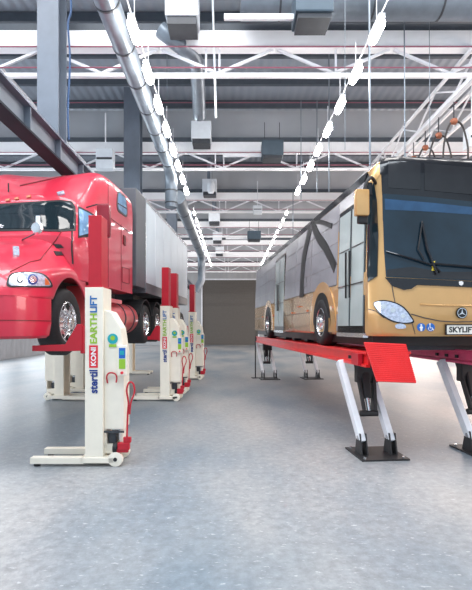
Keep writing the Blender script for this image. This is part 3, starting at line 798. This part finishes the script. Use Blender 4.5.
# legs
def leg_set(x, y):
    L = []
    bp = MB().b2(x-.37,x+.37,y-.37,y+.37,0,.025).build('base_plate', 'chassis', rw)
    for sx in (-1,1):
        for sy in (-1,1): MB().cyl((x+sx*.3,y+sy*.3,.02),(x+sx*.3,y+sy*.3,.05), .022, n=8).build('anchor_bolt', 'chrome', bp)
        bx = x+sx*.235
        MB().prism([(y-.14,.025),(y-.06,.34),(y+.06,.34),(y+.14,.025)], lambda u,v,w: Vector((w,u,v)), bx-.055, bx-.035).build('bracket', 'chassis', bp)
        MB().prism([(y-.14,.025),(y-.06,.34),(y+.06,.34),(y+.14,.025)], lambda u,v,w: Vector((w,u,v)), bx+.035, bx+.055).build('bracket', 'chassis', bp)
        MB().cyl((bx-.07,y,.27),(bx+.07,y,.27), .035, n=14).build('pivot_pin', 'chrome', bp)
        lg = MB().bar((bx,y-.015,.2),(bx-.15,y+.60,1.42), .10, .16, up=(0,1,0)).build('lift_leg', 'skin_white', rw, bevel=.012)
        MB().cyl((bx-.06,y+.26,.82),(bx-.02,y+.26,.82), .03, n=12).build('bolt_head', 'darkgrey', lg)
    MB().cyl((x-.20,y+.14,.62),(x+.08,y+.14,.62), .05, n=14).build('roller_bar', 'chassis', rw)
    MB().cyl((x-.05,y+.14,.62),(x-.05,y+.32,1.05), .035, n=14).build('piston_rod', 'chrome', rw)
    MB().bar((x-.05,y+.24,.84),(x-.02,y+.46,1.41), .13, .13, up=(1,0,0)).build('hydraulic_cylinder', 'black', rw, bevel=.03)
    MB().bar((x-.13,y+.14,.64),(x-.15,y+.50,1.41), .03, .10, up=(0,1,0)).build('cylinder_yoke', 'chassis', rw, bevel=.005)
    MB().bar((x+.03,y+.14,.64),(x+.14,y+.50,1.41), .05, .14, up=(0,1,0)).build('cylinder_yoke', 'chassis', rw, bevel=.005)
    MB().b2(x-.17,x+.18,y+.33,y+.5,1.08,1.41).build('upper_bracket', 'chassis', rw, bevel=.02)
for x in (0,GA):
    for y in (0,10.3): leg_set(x + (.12 if y and not x else 0), y)
MB().b2(-.38,-.34,10.62,10.66,0,1.66).build('end_post', 'chassis', rw)
MB().b2(-.5,-.25,10.5,10.8,0,.02).build('post_foot', 'chassis', rw)

# ------------------------------------------------------------ truck
TR = -math.atan(.0622)
TO = (-2.98+.0622*5.6, 5.6, 0)
truck = empty('semi_truck', TO, TR, 'bright red long-nose tractor truck raised on cream column lifts', 'truck')
TM = Matrix.Translation(TO) @ Matrix.Rotation(TR, 4, 'Z')
XC = -1.25
def interp(keys, y):
    if y <= keys[0][0]: return [Vector(p) for p in keys[0][1]]
    for i in range(len(keys)-1):
        a, b = keys[i], keys[i+1]
        if y <= b[0]:
            k0 = keys[max(i-1,0)]; k3 = keys[min(i+2,len(keys)-1)]; t = (y-a[0])/(b[0]-a[0]); out = []
            for p0,p1,p2,p3 in zip(k0[1],a[1],b[1],k3[1]):
                p0,p1,p2,p3 = map(Vector,(p0,p1,p2,p3))
                c = .5*((2*p1)+(p2-p0)*t+(2*p0-5*p1+4*p2-p3)*t*t+(3*p1-p0-3*p2+p3)*t**3)
                out.append(c)
            return out
    return [Vector(p) for p in keys[-1][1]]
WCY, WCZ = 1.56, 2.08
hood = [(.12,[(0,2.72),(.35,2.71),(.62,2.66),(.80,2.58),(.90,2.48),(.93,2.42)]),
        (.22,[(0,2.88),(.38,2.86),(.66,2.78),(.86,2.68),(1.0,2.54),(1.04,2.42)]),
        (.45,[(0,3.02),(.45,3.0),(.72,2.90),(.95,2.78),(1.11,2.62),(1.16,2.40)]),
        (.8,[(0,3.16),(.5,3.13),(.78,3.02),(1.02,2.88),(1.19,2.72),(1.235,2.42)]),
        (1.15,[(0,3.28),(.55,3.25),(.84,3.12),(1.07,2.96),(1.22,2.83),(1.25,2.5)]),
        (1.5,[(0,3.38),(.60,3.35),(.90,3.22),(1.10,3.02),(1.23,2.90),(1.25,2.76)]),
        (1.9,[(0,3.52),(.66,3.49),(.98,3.34),(1.13,3.08),(1.22,2.90),(1.25,2.5)]),
        (2.2,[(0,3.60),(.70,3.57),(1.02,3.42),(1.16,3.14),(1.22,2.85),(1.25,2.35)])]
rings = []; N = 44
for i in range(N+1):
    y = .12+(2.2-.12)*i/N
    P = interp(hood, y); low = P[-1].y
    d = abs(y-WCY)
    az = WCZ+math.sqrt(max(0,.70**2-d*d)) if d < .70 else (2.40 if y < WCY else 2.10)
    if d < .70: az = max(az, 2.40 if y < WCY else 2.10)
    az = min(az, P[-2].y-.03)
    P[-1] = Vector((P[-1].x, az))
    half = cr([(p.x,p.y,0) for p in P], 5)
    R = [Vector((XC+p.x, y, p.y)) for p in half]; Lh = [Vector((XC-p.x, y, p.y)) for p in reversed(half[1:])]
    rings.append(Lh+R)
hb = MB(); hb.ring(rings, close=False, cap=False)
# front closure
n0 = rings[0]; zb = 2.40
hb.ring([n0, [Vector((v.x, v.y+.02, min(v.z, zb))) for v in n0]], close=False, cap=False)
hoodo = hb.build('hood', 'red', truck, smooth=True, angle=50)
# thickness inside the fenders
sm = hoodo.modifiers.new('thick', 'SOLIDIFY'); sm.thickness = .03; sm.offset = -1
# bumper
def plan(inset, z, y_off=0):
    pts = []; n = 28
    for i in range(n+1):
        u = -1+2*i/n; x = XC+u*(1.24-inset)
        y = y_off+.82-.80*(1-abs(u)**4.5)**.5 if abs(u) < 1 else .82+y_off
        pts.append(Vector((x, y, z)))
    pts += [Vector((XC+1.24-inset,.88,z)), Vector((XC+.9,.92,z)), Vector((XC-.9,.92,z)), Vector((XC-1.24+inset,.88,z))]
    return pts
bmp = MB().ring([plan(.08,1.84,.08), plan(.03,1.88,.03), plan(0,2.05), plan(0,2.40), plan(.04,2.44,.04)]).build('bumper', 'red', truck, smooth=True, angle=40)
MB().ring([plan(.06,2.435,.06), plan(.06,2.48,.06)]).build('bumper_gap', 'black', truck)
MB().ring([plan(-.004,2.08,-.004), plan(-.004,2.092,-.004)]).build('bumper_crease', 'redseam', truck)
MB().ring([plan(.03,2.47,.03), plan(.015,2.52,.015), plan(.05,2.56,.05)]).build('lower_fender_lip', 'red', truck, smooth=True)
# cab: lofted sections
cab = [(1.72,[(0,3.50),(.60,3.50),(.95,3.49),(1.12,3.46),(1.20,3.38),(1.22,3.1),(1.22,2.78)]),
       (1.90,[(0,3.66),(.60,3.65),(.92,3.62),(1.08,3.56),(1.18,3.42),(1.24,3.1),(1.25,2.78)]),
       (2.12,[(0,3.95),(.55,3.94),(.85,3.90),(1.04,3.80),(1.15,3.60),(1.24,3.2),(1.25,2.78)]),
       (2.34,[(0,4.17),(.52,4.15),(.82,4.10),(1.00,4.00),(1.12,3.76),(1.24,3.25),(1.25,2.78)]),
       (2.40,[(0,4.36),(.52,4.33),(.82,4.26),(1.02,4.12),(1.14,3.86),(1.24,3.3),(1.25,2.78)]),
       (2.70,[(0,4.62),(.52,4.62),(.86,4.58),(1.08,4.44),(1.18,4.06),(1.25,3.4),(1.25,2.78)]),
       (3.00,[(0,4.84),(.52,4.88),(.90,4.90),(1.10,4.78),(1.21,4.3),(1.25,3.5),(1.25,2.78)]),
       (3.4,[(0,5.02),(.55,5.06),(.92,5.09),(1.12,4.98),(1.23,4.55),(1.25,3.6),(1.25,2.78)]),
       (4.0,[(0,5.14),(.6,5.16),(.96,5.15),(1.16,5.02),(1.24,4.65),(1.25,3.7),(1.25,2.78)]),
       (5.0,[(0,5.16),(.6,5.16),(1.0,5.12),(1.18,5.0),(1.25,4.7),(1.25,3.7),(1.25,2.78)])]
rings = []; ysl = []
for i in range(len(cab)-1):
    k = max(2, int((cab[i+1][0]-cab[i][0])/.06))
    if k > 8: k = 8
    ysl += [cab[i][0]+(cab[i+1][0]-cab[i][0])*j/k for j in range(k)]
ysl.append(5.0)
for y in ysl:
    P = interp(cab, y); half = cr([(p.x,p.y,0) for p in P], 5)
    rings.append([Vector((XC-p.x, y, p.y)) for p in reversed(half[1:])]+[Vector((XC+p.x, y, p.y)) for p in half])
cabo = MB().ring(rings).build('cab', 'red', truck, smooth=True, angle=50)
tsk = Skin([cabo, hoodo, bmp], TM)
# glass
tsk.patch('windscreen', [(-40,206),(0,206),(30,204),(60,202),(70,203.5),(73,208),(74,218),(73.5,229),(60,230),(30,229),(0,229.5),(-40,231)], 'glass', truck, off=.016, step=3)
tsk.patch('windscreen_surround', [(-40,204),(0,204),(30,202),(60,200),(72,201.5),(75.5,207),(76,218),(75.5,231),(60,232),(30,231),(0,231.5),(-40,233)], 'black', truck, off=.008, step=3)
tsk.patch('door_window_frame', [(78,206),(88,211),(96,216),(96,236),(78,238)], 'black', truck, off=.008, step=2)
tsk.patch('door_window', [(79,209),(86,212),(95,217),(95,232),(79,236)], 'blueglass', truck, off=.014, step=2)
tsk.patch('sleeper_window_frame', [(117.5,192.5),(122,194),(126,199),(127,216),(122,214.5),(117,209)], 'seam', truck, off=.008, step=2, smoothpoly=True)
tsk.patch('sleeper_window', [(118.3,194),(121.5,195.5),(125,200),(125.8,214),(121.8,212.5),(118,208)], 'blueglass', truck, off=.014, step=1.5, smoothpoly=True)
MBp = tsk.line('window_bar', [(117.5,203.5),(126,208.5)], 'seam', truck, w=.02, off=.016)
tsk.patch('headlight_rim', [(6.5,283),(9,275.5),(16,272.5),(30,272),(42,273.5),(49,279),(52,287),(40,287.5),(20,287.5),(9,287)], 'black', truck, off=.008, step=2, smoothpoly=True)
tsk.patch('headlight', [(8.5,282),(11,276.5),(17,274),(30,273.4),(41,275),(47,280),(49.5,285.5),(40,286.3),(20,286),(10,285.5)], 'lens', truck, off=.016, step=2, smoothpoly=True, label='clear wraparound headlight')
for px_, r_ in ((19.5,3.6),(32,5.0)):
    tsk.patch('lamp_ring', [(px_+r_*math.cos(a), 280+r_*math.sin(a)) for a in [2*pi*k/16 for k in range(16)]], 'navy' if r_ > 4 else 'darkgrey', truck, off=.020, step=1.5)
    tsk.patch('lamp_bowl', [(px_+(r_-1.4)*math.cos(a), 280+(r_-1.4)*math.sin(a)) for a in [2*pi*k/16 for k in range(16)]], 'chrome', truck, off=.025, step=1.5)
tsk.patch('turn_signal', [(44,278),(47.5,281),(49,285),(44,285.3)], 'amber', truck, off=.019, step=1.5)
for y_ in (245.5,253):
    tsk.patch('hood_vent', [(53.5,y_-1.5),(61,y_-1),(64,y_+2.3),(56,y_+2.6)], 'black', truck, off=.012, step=1.5)
tsk.line('hood_seam', [(62,231),(56,240),(48,250),(40,260)], 'redseam', truck, w=.014)
tsk.line('hood_seam', [(40,260),(30,262),(18,268),(10,272)], 'redseam', truck, w=.012)
tsk.line('cab_seam', [(111,218.5),(122,227),(133,234.5)], 'redseam', truck, w=.014)
tsk.line('cab_seam', [(108,180),(108,210),(108,250),(108,287)], 'redseam', truck, w=.010)
tsk.line('cab_seam', [(121,224),(121,290)], 'redseam', truck, w=.008)
tsk.line('locker_outline', [(122,267),(129,269),(129,284),(122,282),(122,267)], 'redseam', truck, w=.012)
tsk.patch('sleeper_handle', [(123,235),(125,236),(125,246),(123,244)], 'redseam', truck, off=.02, step=1.5)
tsk.line('visor_seam', [(20,186),(50,179.5),(75,173.5)], 'redseam', truck, w=.03, off=.002)
for q in ((8,200.5),(17,199),(29,197)):
    tsk.patch('marker_lamp', [(q[0]-2,q[1]-1),(q[0]+2,q[1]-1.5),(q[0]+2,q[1]+.6),(q[0]-2,q[1]+1)], 'amber', truck, off=.02, step=1.2)
tsk.patch('roof_lamp', [(57,193.5),(64,192),(65,195),(58,196)], 'lens', truck, off=.03, step=1.5)
tsk.line('door_edge', [(72,232),(72,250),(73,264)], 'black', truck, w=.03)
tsk.patch('side_turn_lamp', [(12.5,248),(18.5,248),(19,257),(13,257)], 'lens', truck, off=.03, step=1.5)
# windscreen lettering
p, nn = tsk.hit(-3, 227)
xa = (tsk.hit(4,227)[0]-tsk.hit(-6,227)[0]).normalized(); ya = nn.cross(xa)
text('windscreen_lettering', 'ell:', .1, basis(p+nn*.02, xa, ya), 'whiteprint', truck, width=.26, height=.09)
# antenna
p, nn = tsk.hit(8.5, 192)
MB().cyl(p, p+Vector((0,0,.16)), .012, n=6).build('antenna', 'black', truck)
# mirrors
a = TM.inverted() @ W(104,221,8.0)
mm = MB().box(a, (.24,.15,.60)).build('side_mirror', 'mirror_red', truck, bevel=.055, smooth=True)
MB().tube(cr([a+Vector((-.02,0,.26)), a+Vector((-.12,.02,.30)), a+Vector((-.34,.05,.26))], 5), .014, 8).build('mirror_arm', 'black', mm)
MB().bar(a+Vector((-.1,0,-.1)), a+Vector((-.3,.05,-.1)), .02).build('mirror_arm', 'black', mm)
q = TM.inverted() @ W(37,228,6.35)
hm = MB().lathe([(-.02,.02),(-.03,.07),(.0,.088),(.05,.07),(.09,.03)], q, 'y', 24).build('hood_mirror', 'chrome', truck, smooth=True)
MB().box(q+Vector((.0,.03,.13)), (.06,.03,.10)).build('mirror_bracket', 'unit', hm, bevel=.01)
p, nn = tsk.hit(22, 240)
MB().tube([q+Vector((0,.05,-.04)), p], .012, 6).build('mirror_stalk', 'darkgrey', hm)
# wheel wells, chassis, wheels
MB().b2(-.9,-.36,WCY-.62,WCY+.62,2.4,2.74).build('wheel_well', 'black', truck)
MB().b2(-2.2,-.55,.95,2.3,2.15,2.7).build('engine_bay', 'chassis', truck)
MB().b2(-2.1,-.42,1.9,5.0,2.35,2.80).build('cab_underframe', 'chassis', truck)
MB().b2(-1.75,-1.55,.9,8.3,2.1,2.4).b2(-.95,-.75,.9,8.3,2.1,2.4).build('frame_rail', 'chassis', truck)
MB().cyl((-2.3,WCY,WCZ),(-.2,WCY,WCZ), .06, n=12).build('front_axle', 'chassis', truck)
wheel(truck, (-.05,WCY,WCZ), .53, .30, 1)
wheel(truck, (-2.45,WCY,WCZ), .53, .30, -1)
for y in (6.45,7.8):
    MB().cyl((-2.3,y,WCZ),(-.3,y,WCZ), .08, n=12).build('drive_axle', 'chassis', truck)
    wheel(truck, (-.04,y,WCZ), .52, .56, 1); wheel(truck, (-2.46,y,WCZ), .52, .56, -1)
    MB().prism([(y+.66*math.cos(a_), WCZ+.66*math.sin(a_)) for a_ in [pi*.12+pi*.76*k/12 for k in range(13)]]+[(y+.62*math.cos(a_), WCZ+.62*math.sin(a_)) for a_ in [pi*.88-pi*.76*k/12 for k in range(13)]],
               lambda u,v,w: Vector((w,u,v)), -.6, -.04).build('mudguard', 'black', truck)
# fuel tank with straps
tk = MB().cyl((-.38,3.05,2.2),(-.38,5.6,2.2), .36, n=36).build('fuel_tank', 'tank_red', truck, smooth=True, bevel=.03)
for y in (3.5,4.5,5.2): MB().cyl((-.38,y,2.2),(-.38,y+.07,2.2), .372, n=36).build('tank_strap', 'darkgrey', tk, smooth=True)
MB().b2(-.06,.0,3.3,4.2,2.50,2.58).build('tank_step', 'tank_red', tk, bevel=.01)
MB().cyl((-.03,3.3,2.42),(.02,3.3,2.42), .04, n=12).build('tank_cap', 'chrome', tk)
MB().b2(-.5,-.02,2.25,3.0,1.95,2.72).build('step_box', 'tank_red', truck, bevel=.03)
MB().b2(-.04,.0,2.35,2.9,2.42,2.46).b2(-.04,.0,2.35,2.9,2.18,2.22).build('step_tread', 'black', truck)

# ------------------------------------------------------------ trailer
tr = empty('box_trailer', TO, TR, 'pale blue-white box trailer with dark lower rail behind the red cab', 'trailer')
Y1, Y2 = 5.32, 13.1
MB().b2(-2.5,0,6.2,Y2,3.17,5.38).build('box_body', 'trailer', tr, bevel=.02)
MB().b2(-2.5,0,Y1,6.2,3.0,5.38).build('nose_section', 'trailergrey', tr, bevel=.02, label='dark grey nose panel')
MB().b2(-2.5,.012,6.2,Y2,2.90,3.17).build('lower_rail', 'trailergrey', tr)
MB().b2(-.02,.014,6.2,Y2,5.30,5.385).build('top_rail', 'chrome', tr)
MB().b2(-.01,.014,6.2,6.25,3.17,5.3).build('corner_post', 'chrome', tr)
MB().b2(-.01,.014,Y2-.08,Y2,3.17,5.3).build('corner_post', 'chrome', tr)
for k in range(1,6): MB().b2(-.004,.004,6.2+k*1.15,6.21+k*1.15,3.17,5.3).build('panel_joint', 'unit', tr)
MB().b2(-1.9,-.55,7.0,Y2-.1,2.62,2.92).build('underframe', 'chassis', tr)
MB().b2(-2.35,-.1,8.6,11.0,2.62,2.9).build('side_locker', 'chassis', tr)
for y in (10.95,12.15):
    MB().cyl((-2.3,y,WCZ),(-.3,y,WCZ), .07, n=12).build('axle', 'chassis', tr)
    wheel(tr, (-.06,y,WCZ), .5, .5, 1); wheel(tr, (-2.44,y,WCZ), .5, .5, -1)
    MB().b2(-.7,-.6,y-.1,y+.1,2.05,2.65).b2(-1.9,-1.8,y-.1,y+.1,2.05,2.65).build('suspension', 'chassis', tr)
for x in (-.55,-1.95): MB().b2(x-.05,x+.05,9.0,9.1,1.9,2.65).build('landing_leg', 'chassis', tr)
MB().b2(-2.4,-.1,Y2-.12,Y2-.04,2.1,2.25).b2(-.6,-.5,Y2-.12,Y2-.04,2.2,2.9).b2(-2.0,-1.9,Y2-.12,Y2-.04,2.2,2.9).build('rear_guard', 'chassis', tr)

# ------------------------------------------------------------ light
w = bpy.data.worlds.new('daylight'); S.world = w; w.use_nodes = True
bg = w.node_tree.nodes['Background']; bg.inputs[0].default_value = (.70,.85,1.0,1); bg.inputs[1].default_value = 0.95
def area(name, loc, sx, sy, e, col, rot=(0,0,0)):
    l = bpy.data.lights.new(name, 'AREA'); l.shape = 'RECTANGLE'; l.size = sx; l.size_y = sy; l.energy = e; l.color = col
    o = bpy.data.objects.new(name, l); C.objects.link(o); o.location = loc; o.rotation_euler = rot; return o
# area fill added over the front bays and side walls; bright roof strips deeper
area('rooflight', (-3,3.0,10.0), 14, 2.5, 1150, (.86,.93,1))  # added overhead, outside the view, to light the vehicle fronts
area('rooflight', (2,7.2,10.0), 16, 1.6, 750, (1,.97,.94))
for y in (25.2,31.2,37.2,43.2): area('rooflight', (0,y,9.9), 20, .3, 420, (1,.95,.91))
wn = 0
for y in (4,14,24,34,44):
    for sx in (1,-1):
        wn += 1; f = MB()
        for k in range(6): f.b2(sx*13.92, sx*14.0, y-4.1+k*1.64-.04, y-4.1+k*1.64+.04, 1.3, 5.9)
        for z in (1.3,5.9): f.b2(sx*13.92, sx*14.0, y-4.14, y+4.14, z-.04, z+.04)
        struct(f.build('window_%d' % wn, 'white'))  # frame added around a side fill light, no opening in the wall
    area('side_window_light', (13.9,y,3.6), 4.5, 8, 760, (1,.84,.76), (0,math.radians(90),0))  # added warm fill from the right, lifts the floor under the bus
    area('side_window_light', (-13.9,y,3.6), 4.5, 8, 560, (.86,.93,1), (0,math.radians(-90),0))  # added cool fill from the left

vs = S.view_settings; vs.view_transform = 'Standard'; vs.look = 'None'; vs.gamma = 1; vs.use_curve_mapping = False; vs.exposure = 0.22
